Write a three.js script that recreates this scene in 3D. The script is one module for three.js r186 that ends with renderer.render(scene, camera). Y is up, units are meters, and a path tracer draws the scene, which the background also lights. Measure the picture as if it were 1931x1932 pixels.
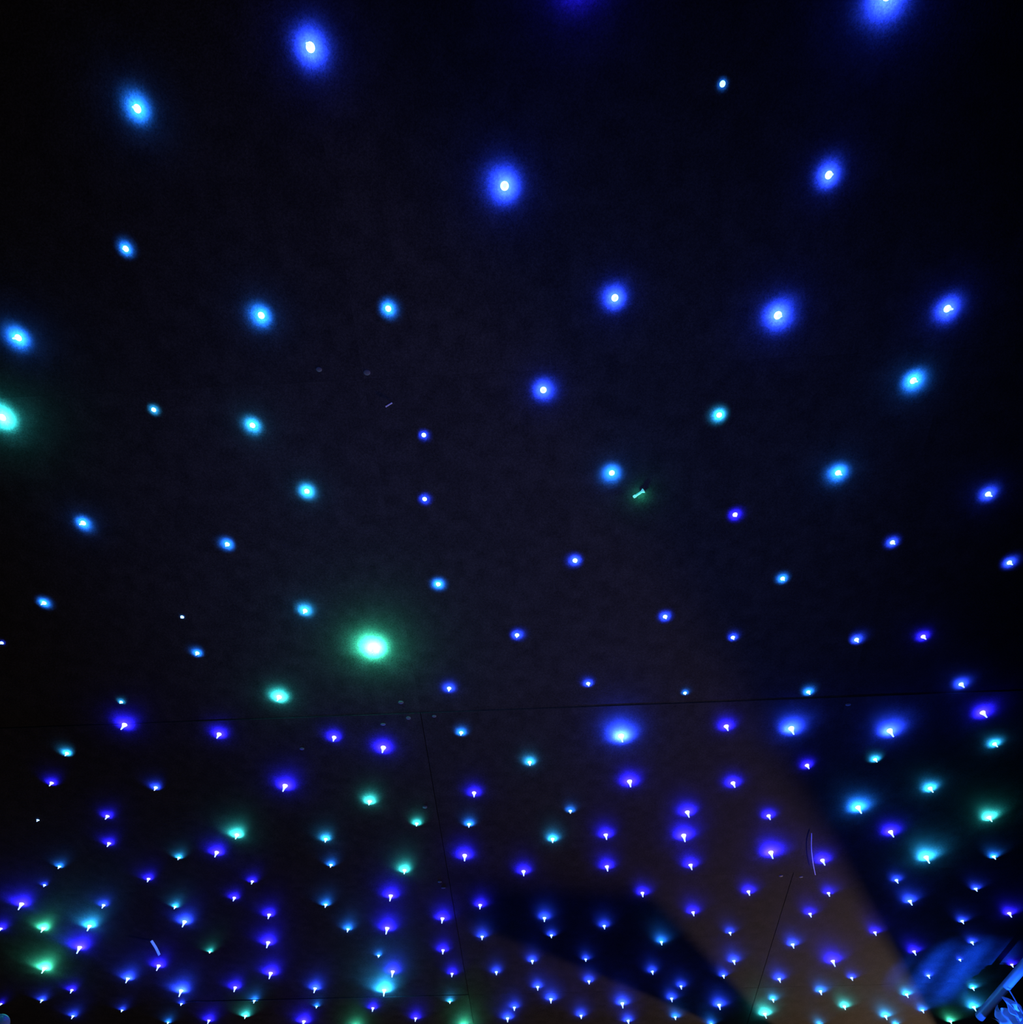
import * as THREE from 'three';
import { RectAreaLightUniformsLib } from 'three/addons/lights/RectAreaLightUniformsLib.js';
import { mergeGeometries } from 'three/addons/utils/BufferGeometryUtils.js';

// ---------------------------------------------------------------- camera and exposure
const CEIL = 2.4, EYE = 1.35;
const scene = new THREE.Scene();
scene.background = new THREE.Color(0x000000);
const camera = new THREE.PerspectiveCamera(90.36, 1931 / 1932, 0.02, 50);
camera.position.set(0, EYE, 0);
camera.up.set(0, 1, 0);
const PITCH = THREE.MathUtils.degToRad(64.84);
camera.lookAt(0, EYE + Math.sin(PITCH), -Math.cos(PITCH));
const renderer = new THREE.WebGLRenderer({ antialias: true });
renderer.toneMapping = THREE.LinearToneMapping;
renderer.toneMappingExposure = 1.0;
renderer.shadowMap.enabled = true;
RectAreaLightUniformsLib.init();

// light strengths (candela), all dim: a dark room seen by a long exposure
const UNSEEN_WARM_LAMP = 31, UNSEEN_UP_LIGHT = 5.2, UNSEEN_BLUE_FLOOD = 50;
const STAR_LEVEL = 0.62;                      // brightness at the rim of a star's pool of light

// ---------------------------------------------------------------- helpers
let seed = 20240611;
const rnd = () => { seed = (seed * 1664525 + 1013904223) >>> 0; return seed / 4294967296; };
const names = {};
function numbered(n) { const k = names[n] = (names[n] ?? -1) + 1; return k ? `${n}_${String(k).padStart(3, '0')}` : n; }
function sh(o) { o.traverse(c => { if (c.isMesh) { c.castShadow = true; c.receiveShadow = true; } }); return o; }
function thing(name, label, category, pos = [0, 0, 0], group) {
  const o = new THREE.Group(); o.name = numbered(name); o.position.set(...pos);
  o.userData = { label, category }; if (group) o.userData.group = group;
  scene.add(o); return o;
}
function part(name, geo, mat, parent, pos) {
  const m = new THREE.Mesh(geo, mat); m.name = name; if (pos) m.position.set(...pos);
  m.castShadow = m.receiveShadow = true; parent.add(m); return m;
}
function struct(name, label, category) {
  const g = new THREE.Group(); g.name = name; g.userData = { kind: 'structure', label, category }; scene.add(g); return g;
}
function tube(points, r, seg = 24, rad = 8) {
  return new THREE.TubeGeometry(new THREE.CatmullRomCurve3(points.map(p => new THREE.Vector3(...p))), seg, r, rad, false);
}
function lathe(pts, seg = 24) { return new THREE.LatheGeometry(pts.map(p => new THREE.Vector2(...p)), seg); }
const lin = (r, g, b) => new THREE.Color().setRGB(r, g, b);

// value noise that wraps, for the paint of the boards
function noiseGrid(n) { const a = new Float32Array(n * n); for (let i = 0; i < n * n; i++) a[i] = rnd(); return a; }
function wrapNoise(size, octaves) {
  const out = new Float32Array(size * size);
  for (const [n, w] of octaves) {
    const g = noiseGrid(n);
    for (let y = 0; y < size; y++) for (let x = 0; x < size; x++) {
      const u = x / size * n, v = y / size * n, i = Math.floor(u), j = Math.floor(v);
      let a = u - i, b = v - j; a = a * a * (3 - 2 * a); b = b * b * (3 - 2 * b);
      const i1 = (i + 1) % n, j1 = (j + 1) % n;
      out[y * size + x] += w * ((g[j * n + i] * (1 - a) + g[j * n + i1] * a) * (1 - b) + (g[j1 * n + i] * (1 - a) + g[j1 * n + i1] * a) * b);
    }
  }
  return out;
}
function greyTex(field, lo, hi, srgb) {
  const n = Math.round(Math.sqrt(field.length)), d = new Uint8Array(n * n * 4);
  for (let i = 0; i < n * n; i++) { const v = Math.max(0, Math.min(255, 255 * (lo + (hi - lo) * field[i]))); d[4 * i] = d[4 * i + 1] = d[4 * i + 2] = v; d[4 * i + 3] = 255; }
  const t = new THREE.DataTexture(d, n, n); t.wrapS = t.wrapT = THREE.RepeatWrapping; t.magFilter = THREE.LinearFilter; t.minFilter = THREE.LinearMipmapLinearFilter; t.generateMipmaps = true;
  if (srgb) t.colorSpace = THREE.SRGBColorSpace; t.needsUpdate = true; return t;
}
// roller stipple: fine grain of about 2 to 6 mm, tile of 0.6 m
const TILE = 0.6;
const stipple = wrapNoise(1024, [[256, 0.5], [128, 0.3], [40, 0.2]]);
const grain = wrapNoise(1024, [[512, 0.45], [256, 0.3], [24, 0.25]]);
const stippleTex = greyTex(stipple, 0, 1, false);
const grainTex = greyTex(grain, 0.45, 1.0, true);
const plainTex = greyTex(wrapNoise(256, [[128, 0.5], [16, 0.5]]), 0.75, 1, true);

// ---------------------------------------------------------------- materials
const PAINT = 0.055;                         // matt black emulsion
const boardMats = [0.94, 1.0, 1.06].map(k => new THREE.MeshPhysicalMaterial({ specularIntensity: 0.08,
  color: lin(PAINT * k, PAINT * k, PAINT * k * 1.04), map: grainTex, roughness: 0.85, bumpMap: stippleTex, bumpScale: 0.00028 }));
const darkMat = new THREE.MeshStandardMaterial({ color: lin(0.012, 0.012, 0.013), roughness: 0.95 });
const wallMat = new THREE.MeshStandardMaterial({ color: lin(0.04, 0.04, 0.04), roughness: 0.9, map: plainTex });
const floorMat = new THREE.MeshStandardMaterial({ color: lin(0.20, 0.20, 0.21), roughness: 0.9, map: plainTex });
const fillerMat = new THREE.MeshStandardMaterial({ color: lin(0.085, 0.085, 0.085), roughness: 0.7 });
const steelMat = new THREE.MeshStandardMaterial({ color: lin(0.42, 0.42, 0.44), metalness: 0.35, roughness: 0.45 });
const greyMat = new THREE.MeshStandardMaterial({ color: lin(0.09, 0.09, 0.09), roughness: 0.6 });
const blackMat = new THREE.MeshStandardMaterial({ color: lin(0.02, 0.02, 0.02), roughness: 0.5 });
const voileMat = new THREE.MeshPhysicalMaterial({ color: lin(0.85, 0.86, 0.88), roughness: 0.95, transmission: 0.2, thickness: 0, side: THREE.DoubleSide });
const clothMat = new THREE.MeshStandardMaterial({ color: lin(0.06, 0.05, 0.05), roughness: 1, side: THREE.DoubleSide });
const woodMat = new THREE.MeshStandardMaterial({ color: lin(0.12, 0.07, 0.04), roughness: 0.6, map: plainTex });
const strandMat = new THREE.MeshStandardMaterial({ color: lin(0.55, 0.55, 0.6), roughness: 0.4 });

// ---------------------------------------------------------------- the room: ceiling boards, slab, walls, floor
const TURN = -0.05;                          // the boards run a little askew to the view
const ceiling = struct('ceiling', 'matt black boarded ceiling pricked with coloured star lights', 'ceiling');
ceiling.rotation.y = TURN;
const colX = [-3.85, -2.67, -1.49, -0.31, 0.87, 2.05, 3.23, 4.41];
const rowZ = [1.60, 0.71, -0.18, -1.10, -1.90, -2.675, -3.47, -4.26, -5.05, -5.84];   // nearer rows first
// how far each row's face stands below the nominal ceiling line, and the joint on its far side; most joints are filled tight
const rowDrop = [0, 0, 0, 0.0010, 0.0006, 0.0006, 0.0006, 0.0006, 0.0006], jointFar = [0.0001, 0.0001, 0.0003, 0.0006, 0.0008, 0.001, 0.001, 0.001, 0.001];
const THICK = 0.012;
function boardFace(x, z) {                   // height of the boards' face above a spot of the room
  const p = new THREE.Vector3(x, 0, z).applyAxisAngle(new THREE.Vector3(0, 1, 0), -TURN);
  let r = 0; while (r < rowDrop.length - 1 && p.z < rowZ[r + 1]) r++;
  return CEIL - rowDrop[r];
}
const boards = [];
for (let r = 0; r < rowZ.length - 1; r++) for (let c = 0; c < colX.length - 1; c++) {
  const open = k => r >= 3 && (k === 3 || (k === 4 && r >= 4)) ? 0.0011 : 0.0001;   // half the joint beside a board
  const x0 = colX[c] + open(c), x1 = colX[c + 1] - open(c + 1), zn = rowZ[r] - 0.0001, zf = rowZ[r + 1] + jointFar[r];
  let w = x1 - x0, d = zn - zf;
  const g = new THREE.BoxGeometry(w, THICK, d);
  const uv = g.attributes.uv, p = g.attributes.position, ox = c * 0.37, oz = r * 0.23;
  for (let i = 0; i < uv.count; i++) uv.setXY(i, (p.getX(i) + ox) / TILE, (p.getZ(i) + oz) / TILE);
  if (r === 4 && c === 2) {                  // this board's far edge is cut a little short: a dark gap opens along it
    for (let i = 0; i < p.count; i++) if (p.getZ(i) < 0) p.setZ(i, p.getZ(i) + 0.004 + (p.getX(i) < 0 ? 0.004 : 0.0));
  }
  const b = part('board', g, boardMats[(r * 5 + c * 2) % 3], ceiling, [(x0 + x1) / 2, CEIL - rowDrop[r] + THICK / 2, (zn + zf) / 2]);
  boards.push(b);
}
// screw heads filled and painted over, where they still show
const fillDisc = lathe([[0.0001, -0.0012], [0.004, -0.0011], [0.0062, -0.0003], [0.0066, 0.0006]], 14);
for (const [x, z] of [[-0.388, -0.176], [-0.292, -0.182], [-0.306, -1.075], [-0.290, -1.133], [-0.217, -1.126], [-0.364, -1.157], [-0.271, -1.513],
  [-0.248, -1.906], [-0.238, -1.942], [0.925, -1.872], [0.995, -1.878], [0.933, -1.082], [-0.611, -1.255]]) {
  const q = new THREE.Vector3(x, 0, z).applyAxisAngle(new THREE.Vector3(0, 1, 0), -TURN);
  const s = part('filled_screw', fillDisc, fillerMat, ceiling, [q.x, boardFace(x, z) - 0.0002, q.z]); s.scale.set(0.9 + 0.3 * rnd(), 1, 0.7 + 0.3 * rnd());
}
{ // a smear of filler beside the joint
  const q = new THREE.Vector3(1.005, 0, -1.069).applyAxisAngle(new THREE.Vector3(0, 1, 0), -TURN);
  const s = part('filler_smear', fillDisc, fillerMat, ceiling, [q.x, CEIL - 0.0002, q.z]); s.scale.set(4.2, 0.6, 0.8); s.rotation.y = 0.2;
}
const slab = part('slab', new THREE.BoxGeometry(8.6, 0.12, 7.8), darkMat, ceiling, [0.2, CEIL + THICK + 0.03 + 0.06, -2.1]);

function wall(name, label, w, h, d, x, y, z, m = wallMat) {
  const o = new THREE.Mesh(new THREE.BoxGeometry(w, h, d), m); o.name = name; o.position.set(x, y, z);
  o.userData = { kind: 'structure', label, category: name.split('_')[0] }; o.castShadow = o.receiveShadow = true; scene.add(o); return o;
}
wall('floor', 'dark carpeted floor of the star room', 6.9, 0.1, 7.3, 0.5, -0.05, -2.1, floorMat);
wall('wall_left', 'dark wall on the left side of the room', 0.1, 2.395, 7.1, -2.75, 1.1975, -2.1);
wall('wall_right', 'dark wall on the right side of the room', 0.1, 2.395, 7.1, 3.75, 1.1975, -2.1);
wall('wall_far', 'dark wall at the far end of the room', 6.4, 2.395, 0.1, 0.5, 1.1975, -5.6);
wall('wall_back', 'dark wall behind the viewer of the stars', 6.4, 2.395, 0.1, 0.5, 1.1975, 1.40);
wall('wall_unseen_return', 'unseen short dark wall, placed to cut off the warm light on the right', 1.52, 2.385, 0.08, 2.172 + 0.76, 1.1925, -3.44);  // out of view, placed to give the warm light its straight right edge

// ---------------------------------------------------------------- star lights: fibre ends through the boards, each with its own light
const HUES = {
  D: ['indigo', [0.016, 0.009, 1.0]], B: ['blue', [0.015, 0.050, 1.0]], A: ['azure', [0.012, 0.18, 1.0]],
  C: ['cyan', [0.022, 0.40, 0.95]], T: ['teal', [0.032, 0.62, 0.60]], G: ['green', [0.048, 0.70, 0.40]],
};
// x, z on the ceiling in metres, hue, radius of its pool of light in millimetres, place in the view (percent across, percent down)
const STARS = [
  [-0.321, 0.326, 'B', 30, 30, 5], [-0.622, 0.247, 'A', 23, 13, 11], [0.345, 0.280, 'A', 7, 71, 8], [-0.012, 0.138, 'B', 31, 49, 18], [0.552, 0.154, 'B', 23, 81, 17],
  [-0.708, 0.040, 'A', 14, 12, 24], [-0.483, -0.074, 'A', 23, 25, 31], [-0.237, -0.062, 'A', 17, 38, 30], [0.197, -0.043, 'B', 25, 60, 29], [0.514, -0.074, 'B', 32, 76, 31],
  [0.837, -0.062, 'B', 26, 93, 30], [0.580, 0.389, 'B', 36, 87, 1], [0.099, 0.422, 'D', 37, 56, 1], [-0.969, -0.115, 'A', 25, 2, 33], [-1.068, -0.274, 'T', 30, 1, 41],
  [-0.746, -0.258, 'C', 10, 15, 40], [-0.547, -0.291, 'C', 19, 25, 42], [-0.458, -0.442, 'C', 19, 30, 48], [-0.187, -0.312, 'B', 11, 41, 43], [-0.196, -0.461, 'B', 13, 41, 49],
  [0.065, -0.217, 'B', 25, 53, 38], [0.435, -0.269, 'C', 17, 70, 41], [0.817, -0.198, 'A', 25, 89, 37], [0.221, -0.398, 'A', 23, 60, 46], [0.719, -0.398, 'A', 24, 82, 46],
  [0.511, -0.500, 'D', 17, 72, 50], [1.069, -0.449, 'B', 21, 97, 48], [-0.987, -0.521, 'A', 19, 8, 51], [-0.668, -0.577, 'A', 17, 22, 53], [0.894, -0.572, 'B', 16, 87, 53],
  [1.191, -0.627, 'B', 18, 99, 55], [0.152, -0.621, 'B', 18, 56, 55], [-0.179, -0.688, 'A', 18, 43, 57], [0.659, -0.672, 'A', 15, 77, 57], [-1.164, -0.743, 'A', 16, 4, 59],
  [-0.518, -0.767, 'C', 20, 30, 60], [-0.832, -0.786, 'A', 5, 18, 60], [-0.360, -0.884, 'G', 45, 36, 63], [-0.824, -0.902, 'A', 15, 19, 64], [-1.322, -0.868, 'B', 7, 1, 63],
  [0.014, -0.843, 'B', 18, 51, 62], [0.388, -0.785, 'B', 17, 65, 60], [0.571, -0.851, 'B', 14, 72, 62], [0.892, -0.858, 'B', 18, 84, 63], [1.061, -0.848, 'D', 19, 90, 62],
  [-0.639, -1.055, 'T', 26, 27, 68], [-0.170, -1.024, 'B', 19, 44, 67], [0.208, -1.007, 'B', 16, 58, 67], [0.475, -1.041, 'A', 10, 67, 68], [0.812, -1.037, 'A', 17, 79, 68],
  [1.219, -1.009, 'B', 23, 94, 67], [1.317, -1.112, 'D', 32, 96, 70], [-1.080, -1.074, 'C', 9, 12, 69], [-1.097, -1.159, 'D', 30, 12, 71], [-0.838, -1.196, 'D', 26, 21, 72],
  [-1.303, -1.274, 'C', 17, 6, 74], [-1.397, -1.402, 'D', 19, 5, 77], [-1.087, -1.423, 'B', 18, 15, 77], [-1.508, -1.576, 'A', 3, 4, 80], [-1.280, -1.557, 'D', 20, 10, 80],
  [-1.321, -1.694, 'D', 21, 11, 83], [-0.891, -1.650, 'T', 26, 23, 82], [-0.979, -1.741, 'D', 30, 21, 83], [-1.113, -1.770, 'C', 14, 17, 84], [-1.531, -1.819, 'A', 14, 6, 85],
  [-1.623, -1.925, 'B', 11, 4, 87], [-1.250, -1.888, 'D', 20, 14, 86], [-0.896, -1.903, 'D', 18, 25, 86], [-0.981, -2.001, 'D', 21, 23, 88], [-1.748, -2.037, 'D', 38, 2, 88],
  [-1.459, -2.046, 'B', 21, 10, 89], [-1.206, -2.056, 'C', 15, 17, 89], [-1.198, -2.151, 'B', 35, 18, 90], [-1.733, -2.196, 'G', 25, 4, 91], [-1.556, -2.179, 'C', 32, 9, 91],
  [-1.644, -2.323, 'D', 44, 8, 93], [-1.891, -2.196, 'D', 23, 1, 91], [-1.839, -2.477, 'G', 33, 4, 95], [-1.157, -2.357, 'T', 10, 20, 93], [-1.383, -2.457, 'D', 33, 15, 94],
  [-1.535, -2.554, 'B', 30, 12, 96], [-1.348, -2.650, 'B', 43, 18, 97], [-1.793, -2.646, 'D', 22, 7, 97], [-1.948, -2.729, 'B', 18, 4, 98], [-1.643, -2.814, 'B', 13, 12, 99],
  [-1.378, -2.760, 'B', 13, 18, 98], [-1.122, -2.625, 'D', 30, 23, 97], [-1.869, -2.865, 'B', 20, 7, 99], [-1.299, -2.903, 'D', 25, 20, 99], [-1.134, -2.865, 'T', 19, 24, 99],
  [-1.068, -2.733, 'A', 18, 25, 98], [-1.480, -2.922, 'A', 14, 16, 99], [-0.879, -2.106, 'D', 27, 26, 89], [-0.920, -2.290, 'D', 36, 26, 92], [-0.955, -2.513, 'D', 38, 26, 95],
  [-2.130, -2.760, 'D', 11, 1, 98], [-0.510, -1.209, 'D', 24, 33, 72], [-0.373, -1.250, 'D', 34, 37, 73], [-0.690, -1.414, 'D', 35, 28, 77], [-0.441, -1.487, 'T', 22, 36, 78],
  [-0.144, -1.190, 'A', 18, 45, 72], [-0.303, -1.594, 'T', 16, 41, 81], [-0.606, -1.672, 'C', 20, 32, 82], [-0.610, -1.810, 'A', 16, 32, 85], [-0.115, -1.447, 'D', 26, 46, 78],
  [-0.136, -1.597, 'A', 19, 46, 81], [-0.156, -1.758, 'D', 35, 45, 84], [-0.364, -1.840, 'T', 23, 40, 85], [-0.664, -2.043, 'A', 19, 32, 89], [-0.606, -2.200, 'A', 20, 34, 91],
  [-0.426, -1.988, 'D', 34, 38, 88], [-0.460, -2.193, 'D', 39, 38, 91], [-0.252, -2.130, 'D', 31, 43, 90], [-0.262, -2.345, 'D', 26, 43, 93], [-0.112, -2.046, 'D', 26, 47, 89],
  [-0.110, -2.250, 'B', 22, 47, 92], [-0.513, -2.383, 'A', 14, 37, 93], [-0.470, -2.501, 'D', 38, 38, 95], [-0.519, -2.646, 'C', 47, 38, 97], [-0.799, -2.633, 'B', 30, 31, 97],
  [-0.236, -2.517, 'D', 23, 44, 95], [-0.817, -2.782, 'A', 13, 31, 98], [-0.893, -2.912, 'D', 36, 30, 99], [-0.583, -2.796, 'D', 24, 36, 99], [-0.410, -2.884, 'D', 23, 41, 99],
  [-0.256, -2.742, 'C', 14, 44, 98], [-0.682, -2.989, 'G', 26, 35, 99], [-0.208, -2.980, 'G', 29, 45, 99], [-0.060, -2.505, 'B', 21, 49, 95], [0.041, -1.846, 'D', 29, 51, 85],
  [0.054, -1.312, 'C', 20, 52, 75], [0.315, -1.203, 'B', 52, 61, 72], [0.610, -1.165, 'D', 27, 71, 71], [0.358, -1.395, 'D', 35, 62, 76], [0.673, -1.402, 'D', 29, 72, 77],
  [0.185, -1.532, 'A', 15, 56, 79], [0.554, -1.537, 'D', 33, 67, 79], [0.134, -1.672, 'C', 22, 54, 82], [0.306, -1.650, 'D', 29, 59, 82], [0.559, -1.653, 'D', 41, 67, 82],
  [0.323, -1.819, 'D', 29, 59, 85], [0.605, -1.810, 'D', 30, 68, 85], [0.460, -1.972, 'D', 26, 63, 87], [0.120, -2.127, 'B', 25, 53, 90], [0.149, -2.242, 'B', 18, 54, 92],
  [0.342, -2.179, 'B', 21, 59, 91], [0.656, -2.090, 'D', 25, 68, 89], [0.566, -2.286, 'A', 22, 65, 92], [0.081, -2.422, 'B', 21, 52, 94], [0.288, -2.410, 'B', 16, 57, 94],
  [0.814, -2.224, 'B', 18, 71, 91], [0.865, -2.422, 'B', 25, 72, 94], [0.557, -2.501, 'B', 21, 64, 95], [0.311, -2.575, 'B', 21, 58, 96], [0.844, -2.533, 'B', 19, 71, 95],
  [0.106, -2.621, 'B', 24, 53, 97], [0.163, -2.720, 'B', 28, 54, 98], [0.687, -2.616, 'B', 21, 67, 96], [0.662, -2.715, 'B', 24, 66, 98], [0.462, -2.755, 'B', 33, 61, 98],
  [0.012, -2.791, 'B', 22, 50, 98], [-0.017, -2.884, 'B', 27, 50, 99], [0.296, -2.860, 'B', 23, 57, 99], [0.501, -2.907, 'B', 25, 61, 99], [0.699, -2.874, 'A', 20, 66, 99],
  [0.868, -2.769, 'B', 33, 70, 98], [0.862, -2.936, 'A', 18, 70, 99], [0.796, -1.173, 'B', 42, 77, 71], [1.079, -1.182, 'B', 42, 87, 71], [0.879, -1.325, 'D', 22, 79, 75],
  [1.074, -1.300, 'C', 17, 86, 74], [1.400, -1.235, 'C', 21, 97, 73], [1.280, -1.426, 'C', 26, 91, 77], [1.085, -1.514, 'A', 40, 84, 79], [0.814, -1.555, 'D', 25, 75, 80],
  [1.515, -1.563, 'T', 26, 97, 80], [1.225, -1.634, 'D', 34, 87, 81], [0.861, -1.741, 'D', 46, 75, 83], [1.044, -1.784, 'D', 32, 80, 84], [1.386, -1.767, 'C', 38, 91, 84],
  [1.611, -1.764, 'A', 18, 97, 84], [1.329, -1.897, 'B', 20, 88, 86], [0.831, -1.963, 'D', 26, 73, 87], [1.416, -2.020, 'B', 28, 89, 88], [1.622, -1.947, 'B', 17, 95, 87],
  [1.114, -1.972, 'D', 22, 81, 87], [1.081, -2.100, 'D', 23, 79, 89], [1.801, -2.096, 'D', 27, 99, 89], [1.650, -2.147, 'B', 19, 94, 90], [1.353, -2.221, 'D', 22, 86, 91],
  [1.741, -2.290, 'B', 18, 95, 92], [1.066, -2.304, 'B', 26, 78, 92], [1.543, -2.353, 'D', 26, 89, 93], [1.250, -2.422, 'D', 37, 81, 94], [1.742, -2.414, 'B', 12, 94, 94],
  [1.072, -2.558, 'B', 25, 76, 96], [1.360, -2.550, 'B', 19, 83, 96], [1.958, -2.449, 'D', 19, 99, 94], [1.661, -2.533, 'B', 19, 91, 95], [1.083, -2.724, 'C', 20, 76, 98],
  [1.262, -2.655, 'A', 26, 80, 97], [1.875, -2.629, 'C', 19, 95, 97], [1.395, -2.782, 'T', 23, 83, 98], [1.623, -2.681, 'C', 23, 89, 97], [1.076, -2.846, 'T', 31, 75, 99],
  [1.594, -2.865, 'C', 26, 87, 99], [1.734, -2.814, 'A', 20, 90, 99], [1.940, -2.787, 'C', 28, 95, 98], [1.888, -2.912, 'G', 18, 93, 99], [1.330, -2.941, 'C', 16, 80, 99],
  [1.661, -2.941, 'C', 16, 88, 99],];
const ONES = ['', 'one', 'two', 'three', 'four', 'five', 'six', 'seven', 'eight', 'nine', 'ten', 'eleven', 'twelve', 'thirteen', 'fourteen', 'fifteen', 'sixteen', 'seventeen', 'eighteen', 'nineteen'];
const TENS = ['', '', 'twenty', 'thirty', 'forty', 'fifty', 'sixty', 'seventy', 'eighty', 'ninety'];
const word = n => n < 20 ? ONES[n] : TENS[Math.floor(n / 10)] + (n % 10 ? '-' + ONES[n % 10] : '');
const OWN = {   // stars that their look or their neighbours single out
  '36,63': 'big green star with the widest glow on the ceiling',
  '27,68': 'teal star with a soft glow, next below left of the big green star',
  '71,8': 'lone tiny white-blue star with hardly any glow near the top edge',
  '49,18': 'large blue star with a round glow, uppermost near the middle of the ceiling',
  '30,5': 'large deep blue star with a tall glow high up near the top left',
  '13,11': 'azure star with a slanting glow in the top left corner area',
  '81,17': 'medium blue star in the upper right, above the pair near the right edge',
  '1,41': 'large teal star cut in half by the left edge of the photo',
  '61,72': 'large blue star whose glow is cut flat by the joint above it',
  '4,80': 'tiniest white star, hardly a speck, near the left edge',
  '38,97': 'brightest cyan star on the open black joint at the bottom',
  '87,1': 'large blue star cut off by the top edge near the right corner',
  '56,1': 'indigo star just above the top edge, only its dim glow in the photo',
  '50,99': 'blue star on the bottom edge, lower one of a close slanting pair',
  '60,46': 'azure star just above left of the stray green fibre end',
};
// a flare that glows in place of the white-lit patch around the hole, then the bare fibre, cut off square
const fibreGeo = lathe([[0.0001, -0.0079], [0.0013, -0.0078], [0.0016, -0.0072], [0.0022, -0.0046], [0.0036, -0.0024], [0.0054, -0.0009], [0.0066, 0.0004]], 14);
const LIGHT_H = 0.0066;
const tipMats = {};
for (const k in HUES) {
  const [, c] = HUES[k];
  tipMats[k] = new THREE.MeshStandardMaterial({ color: lin(0.8, 0.8, 0.8), roughness: 0.4, emissive: lin(0.45 + 0.5 * c[0], 0.62 + 0.5 * c[1], 0.7 + 0.5 * c[2]), emissiveIntensity: 1.6 });
}
for (const [x, z, k, mm, across, down] of STARS) {
  const lean = Math.max(0, Math.min(0.20, (-z - 0.5) * 0.12));   // far fibres lean, to lengthen their pools of light towards the viewer
  const [hue, c] = HUES[k], R = mm / 1000 * (1 - 0.5 * lean);
  const size = mm < 9 ? 'tiny' : mm < 20 ? 'small' : mm < 30 ? 'medium' : 'large';
  const s = new THREE.Mesh(fibreGeo, tipMats[k]); s.name = numbered('star_light');
  s.position.set(x, boardFace(x, z), z);
  // the further a fibre sticks out, the wider its pool of light on the board
  const h = Math.min(0.0165, Math.max(0.0040, 0.45 * R)), k3 = h / LIGHT_H;
  s.scale.set(0.55 + 0.30 * k3, k3, 0.55 + 0.30 * k3);
  s.rotation.set(lean + (rnd() - 0.5) * 0.12, 0, (rnd() - 0.5) * 0.14);
  s.userData = { label: OWN[`${across},${down}`] ?? `${size} ${hue} star ${word(across)} percent across and ${word(down)} percent down the photo`, category: 'star light', group: 'star lights on the black ceiling' };
  s.castShadow = false; s.receiveShadow = true;
  const peak = Math.max(...c), cosAt = r => h / Math.hypot(h, r), edge = cosAt(1.9 * R), CONE = Math.acos(edge), SOFT = 0.42;
  const e = Math.min(1, (cosAt(R) - edge) / ((1 - edge) * SOFT)), fade = e * e * (3 - 2 * e);
  const cd = (1 + 1.2 * lean) * STAR_LEVEL * Math.PI / (PAINT * 0.55) * h * h / (Math.pow(cosAt(R), 3) * fade);
  // spot aimed back at the board, shaped to give the pool around the fibre
  const l = new THREE.SpotLight(lin(c[0] / peak, c[1] / peak, c[2] / peak), cd, 0, CONE, SOFT, 2);
  l.position.set(0, -LIGHT_H, 0); l.target.position.set(0, 0.05, 0.09 * Math.tan(lean)); s.add(l.target);   // aim slanted to lengthen the pool on the near side
  l.castShadow = true; l.shadow.radius = 0.08; l.name = 'glow';
  s.add(l);
  if (R > 0.018) {                           // the stronger ones also shine out into the room
    const f = new THREE.PointLight(l.color, (k === 'G' ? 0.045 : 0.024) * Math.pow(R / 0.027, 3), 0, 2);
    f.position.copy(l.position); f.castShadow = true; f.shadow.radius = 0.08; f.name = 'room_glow'; s.add(f);
  }
  scene.add(s);
}

// ---------------------------------------------------------------- stray fibre ends
const strayEnd = (name, label, pts, r, mat, extra) => {
  const o = thing(name, label, 'fibre', [0, 0, 0]);
  part('strand', tube(pts, r, 10, 10), mat, o);
  if (extra) extra(o);
  return sh(o);
};
const glowFibre = (r, g, b) => new THREE.MeshStandardMaterial({ color: lin(0.4, 0.4, 0.4), roughness: 0.4, emissive: lin(r, g, b), emissiveIntensity: 1 });
strayEnd('fibre_end', 'straight blue glowing fibre end sticking out sideways above an indigo star', [[-1.357, CEIL - 0.002, -2.276], [-1.338, CEIL - 0.015, -2.297], [-1.320, CEIL - 0.030, -2.314]], 0.0036, glowFibre(0.06, 0.16, 0.95));
strayEnd('fibre_end', 'short pale green fibre end with a flared tip lying against the ceiling', [[0.273, CEIL - 0.012, -0.450], [0.282, CEIL - 0.008, -0.4455], [0.290, CEIL - 0.004, -0.4415]], 0.0024, glowFibre(0.05, 0.55, 0.36), o => {
  const f = part('flared_tip', lathe([[0.0022, 0], [0.0024, 0.002], [0.0056, 0.0075], [0.0001, 0.0066]], 12), glowFibre(0.06, 0.42, 0.36), o, [0.288, CEIL - 0.0045, -0.4425]);
  f.quaternion.setFromUnitVectors(new THREE.Vector3(0, 1, 0), new THREE.Vector3(0.017, 0.004, 0.0085).normalize());
  part('cut_end', lathe([[0.0001, -0.0012], [0.0034, -0.001], [0.0034, 0.004], [0.0025, 0.005]], 12), glowFibre(0.12, 0.72, 0.5), o, [0.2725, CEIL - 0.0122, -0.4502]).quaternion.setFromUnitVectors(new THREE.Vector3(0, 1, 0), new THREE.Vector3(0.017, 0.008, 0.0085).normalize());
  const l = new THREE.PointLight(lin(0.05, 1, 0.55), 0.004, 0, 2); l.position.set(0.29, CEIL - 0.012, -0.452); l.shadow.radius = 0.08; l.castShadow = true; l.name = 'glow'; o.add(l);
});
strayEnd('fibre_end', 'faintly glowing fibre end, a short dim violet dash on the ceiling', [[-0.260, CEIL - 0.007, -0.250], [-0.253, CEIL - 0.005, -0.246], [-0.247, CEIL - 0.002, -0.243]], 0.0015, glowFibre(0.020, 0.012, 0.10));  // dim violet glow put into the strand material
strayEnd('fibre_strand', 'thin pale loose strand hanging from the joint beside an indigo star', [[0.968, CEIL - 0.006, -1.635], [0.981, CEIL - 0.011, -1.70], [1.003, CEIL - 0.014, -1.775], [1.028, CEIL - 0.014, -1.842]], 0.0011, strandMat);

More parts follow.
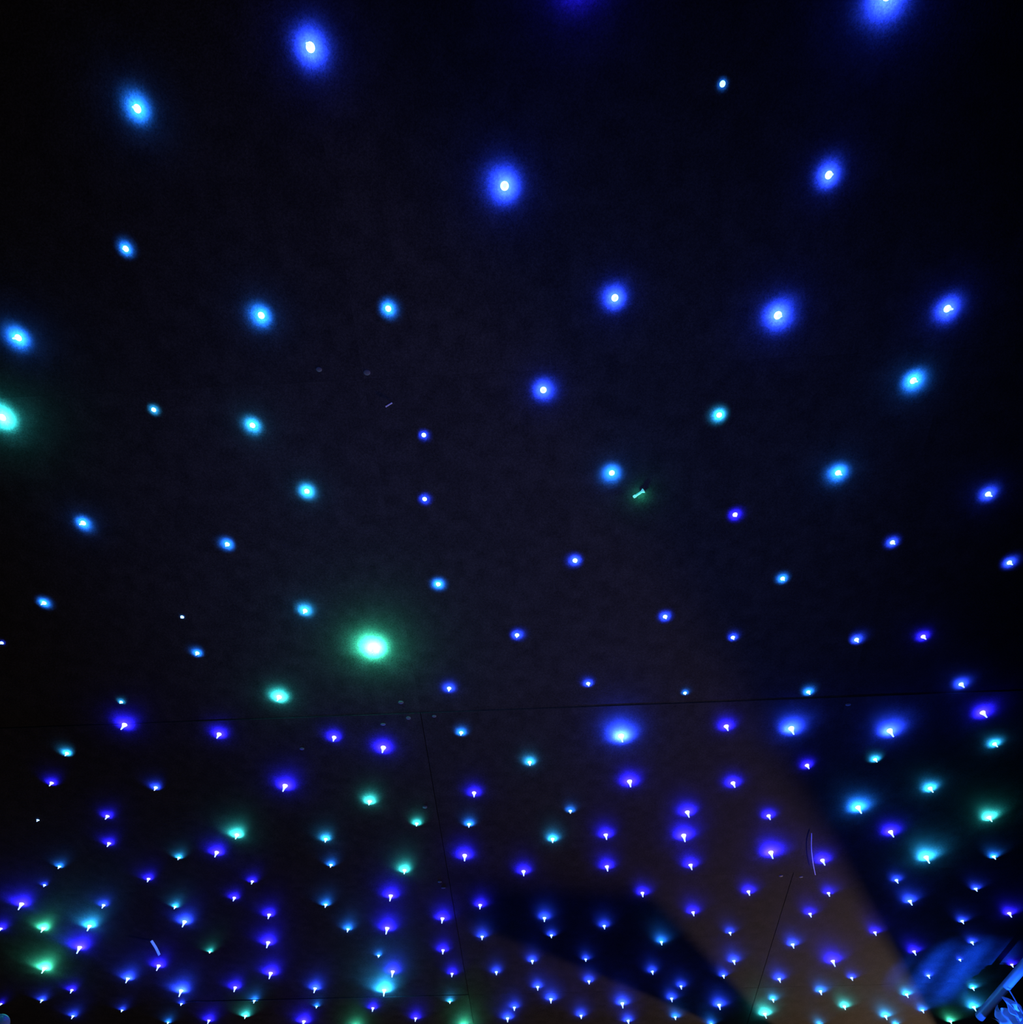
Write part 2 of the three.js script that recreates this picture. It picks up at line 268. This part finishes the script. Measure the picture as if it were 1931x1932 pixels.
// ---------------------------------------------------------------- steel pole with its bunched voile curtain
{
  const o = thing('curtain_pole', 'grey steel pole under the ceiling in the bottom right corner', 'pole');
  const PY = 2.335, a = new THREE.Vector3(1.875, PY, -2.70), b = new THREE.Vector3(1.93, PY, -0.75), L = a.distanceTo(b);
  const rod = part('rod', lathe([[0.0001, 0], [0.011, 0], [0.0132, 0.002], [0.0132, L], [0.0001, L]], 24), steelMat, o, a.toArray());
  rod.quaternion.setFromUnitVectors(new THREE.Vector3(0, 1, 0), b.clone().sub(a).normalize());
  for (const t of [0.62, 0.97]) {
    const q = a.clone().lerp(b, t);
    const br = part('bracket', mergeGeometries([
      new THREE.CylinderGeometry(0.006, 0.006, CEIL - PY, 12).translate(0, (CEIL - PY) / 2, 0),
      new THREE.CylinderGeometry(0.025, 0.025, 0.004, 20).translate(0, CEIL - PY - 0.003, 0)].map(g => g.toNonIndexed())), steelMat, o, q.toArray());
  }
  sh(o);
}
{
  const o = thing('voile_curtain', 'pale crumpled voile lit bright blue, bunched under the end of the steel pole', 'curtain');
  const NU = 96, NV = 90, pos = [], idx = [], uv = [];
  for (let v = 0; v <= NV; v++) for (let u = 0; u <= NU; u++) {
    const s = u / NU, t = Math.pow(v / NV, 1.6), ph = s * Math.PI * 6.5, near = Math.exp(-t * 14);
    const fold = Math.sin(ph + 1.4 * Math.sin(t * 9)) + 0.45 * Math.sin(2.3 * ph + t * 31) * (0.3 + near);
    const y = 2.304 - 0.030 * Math.pow(Math.sin(s * Math.PI * 1.9 + 0.5), 2) * near - 0.010 * near * Math.sin(ph * 1.3) - t * 1.25;
    const z = -2.60 + 0.155 * s + 0.016 * Math.sin(ph * 0.5 + t * 17) + 0.010 * near * Math.sin(t * 160 + s * 5);
    const x = 1.848 + (0.010 + 0.022 * Math.min(1, t * 7)) * fold + 0.012 * Math.sin(t * 46 + s * 7) * Math.exp(-t * 5) + 0.010 * s;
    pos.push(x, y, z); uv.push(s, t);
  }
  for (let v = 0; v < NV; v++) for (let u = 0; u < NU; u++) { const i = v * (NU + 1) + u; idx.push(i, i + 1, i + NU + 1, i + 1, i + NU + 2, i + NU + 1); }
  const g = new THREE.BufferGeometry(); g.setAttribute('position', new THREE.Float32BufferAttribute(pos, 3)); g.setAttribute('uv', new THREE.Float32BufferAttribute(uv, 2)); g.setIndex(idx); g.computeVertexNormals();
  part('fabric', g, voileMat, o);
  part('pull_cord', tube([[1.872, 2.315, -2.44], [1.864, 2.23, -2.443], [1.862, 2.1, -2.45], [1.86, 1.75, -2.455]], 0.0022, 20, 8), voileMat, o);
  sh(o);
}

// ---------------------------------------------------------------- grey knobbed post in the bottom left corner
{
  const o = thing('post', 'grey rounded knob of a post just showing in the bottom left corner', 'post', [-1.702, 0, -2.253]);
  part('shaft', lathe([[0.0001, 0], [0.03, 0], [0.03, 0.02], [0.018, 0.04], [0.018, 2.08], [0.024, 2.09], [0.018, 2.10], [0.0001, 2.10]], 24), greyMat, o);
  part('knob', new THREE.SphereGeometry(0.038, 32, 20), greyMat, o, [0, 2.14, 0]);
}

// ---------------------------------------------------------------- lamps outside the view that the ceiling shows the light of
{ // warm lamp out of view, placed to light the lower right of the ceiling
  const o = thing('unseen_floor_lamp', 'unseen warm floor lamp with black bowl, placed to light the lower right of the ceiling', 'lamp', [3.2, 0, -5.1]);
  part('base', lathe([[0.0001, 0], [0.14, 0], [0.14, 0.015], [0.02, 0.03], [0.0001, 0.03]], 32), blackMat, o);
  part('stem', new THREE.CylinderGeometry(0.011, 0.011, 0.955, 16), steelMat, o, [0, 0.5, 0]);
  part('globe', new THREE.SphereGeometry(0.06, 32, 20), new THREE.MeshStandardMaterial({ color: lin(0.8, 0.7, 0.6), emissive: lin(1, 0.55, 0.25), emissiveIntensity: 3 }), o, [0, 1.1, 0]);
  part('bowl', lathe([[0.0001, 0.98], [0.10, 0.985], [0.19, 1.02], [0.23, 1.075], [0.226, 1.075], [0.186, 1.026], [0.10, 0.992], [0.0001, 0.988]], 40), blackMat, o);
  const l = new THREE.PointLight(lin(1, 0.64, 0.38), UNSEEN_WARM_LAMP, 0, 2); l.position.set(0, 1.1, 0); l.castShadow = true; l.shadow.radius = 2.6; l.name = 'lamp_glow'; o.add(l);
}
{ // cloth out of view, its outline shaped to throw the dark wedge on the boards
  const o = thing('unseen_shade_cloth', 'unseen dark flared cloth, shaped to throw the dark wedge on the ceiling', 'cloth', [0, 0, -3.40]);
  const HP = 1.3, shp = new THREE.Shape();
  shp.moveTo(1.40, CEIL - 0.002); shp.lineTo(1.54, CEIL - 0.002); shp.lineTo(1.568, CEIL - 0.226 * HP); shp.lineTo(1.724, CEIL - 0.460 * HP); shp.lineTo(1.411, CEIL - 0.467 * HP); shp.lineTo(1.255, CEIL - 0.423 * HP); shp.lineTo(1.327, CEIL - 0.316 * HP); shp.lineTo(1.377, CEIL - 0.214 * HP); shp.closePath();
  part('cloth_panel', new THREE.ExtrudeGeometry(shp, { depth: 0.006, bevelEnabled: false }), clothMat, o);
  part('batten', new THREE.BoxGeometry(0.16, 0.02, 0.02), woodMat, o, [1.47, CEIL - 0.013, 0.0165]);
}
{ // up-light and its stool, both unseen, placed to light the middle of the ceiling
  const st = thing('stool', 'unseen wooden stool that holds the up-light', 'stool', [0.02, 0, -0.62]);
  part('seat', new THREE.CylinderGeometry(0.16, 0.16, 0.03, 32), woodMat, st, [0, 0.485, 0]);
  for (const [a, b] of [[1, 1], [1, -1], [-1, 1], [-1, -1]]) { const l = part('leg', new THREE.CylinderGeometry(0.014, 0.018, 0.475, 12), woodMat, st, [a * 0.10, 0.2375, b * 0.10]); l.rotation.set(b * -0.08, 0, a * 0.08); }
  const o = thing('unseen_up_light', 'unseen small cup up-light, placed to light the middle of the ceiling', 'lamp', [0.02, 0.5, -0.62]);
  part('cup', lathe([[0.0001, 0], [0.045, 0], [0.055, 0.11], [0.052, 0.11], [0.043, 0.004], [0.0001, 0.004]], 32), blackMat, o);
  part('led', lathe([[0.0001, 0.012], [0.012, 0.008], [0.014, 0.004]], 20), new THREE.MeshStandardMaterial({ color: lin(0.8, 0.8, 0.8), emissive: lin(1, 0.9, 0.95), emissiveIntensity: 1 }), o);
  const l = new THREE.SpotLight(lin(0.22, 0.26, 1), UNSEEN_UP_LIGHT, 0, 0.66, 1, 2); l.position.set(0, 0.10, 0); l.target.position.set(0, 3, -0.05); l.castShadow = true; l.shadow.radius = 1; l.name = 'led_glow'; o.add(l, l.target);
}
{ // blue lamp out of view below the pole, louvred to streak its light
  const o = thing('unseen_blue_floodlight', 'unseen small floodlight with louvre blades, placed to light the pole and ceiling blue', 'lamp', [1.73, 0, -2.47]);
  part('stand', lathe([[0.0001, 0], [0.12, 0], [0.12, 0.012], [0.012, 0.02], [0.012, 1.50], [0.0001, 1.50]], 24), blackMat, o);
  const head = new THREE.Group(); head.name = 'head'; head.position.set(0, 1.56, 0); head.rotation.z = -0.04; o.add(head);
  part('housing', mergeGeometries([
    new THREE.BoxGeometry(0.12, 0.006, 0.14).translate(0, -0.04, 0), new THREE.BoxGeometry(0.006, 0.08, 0.14).translate(-0.06, 0, 0), new THREE.BoxGeometry(0.006, 0.08, 0.14).translate(0.06, 0, 0),
    new THREE.BoxGeometry(0.12, 0.08, 0.006).translate(0, 0, -0.07), new THREE.BoxGeometry(0.12, 0.08, 0.006).translate(0, 0, 0.07)]), blackMat, head);
  for (const x of [-0.016, -0.0045, 0.0075, 0.018]) part('louvre_blade', new THREE.BoxGeometry(0.0040, 0.012, 0.134), blackMat, head, [x, 0.045, 0]);
  part('led_chip', new THREE.BoxGeometry(0.02, 0.004, 0.02), new THREE.MeshStandardMaterial({ color: lin(0.5, 0.5, 0.6), emissive: lin(0.02, 0.15, 1), emissiveIntensity: 3 }), head, [0, -0.035, 0]);
  const l = new THREE.SpotLight(lin(0.006, 0.075, 1), UNSEEN_BLUE_FLOOD, 0, 0.33, 1, 2); l.position.set(0, -0.03, 0); l.target.position.set(0, 2, -0.1); l.castShadow = true; l.shadow.radius = 0.22; l.name = 'flood_glow'; head.add(l, l.target);
}

renderer.render(scene, camera);
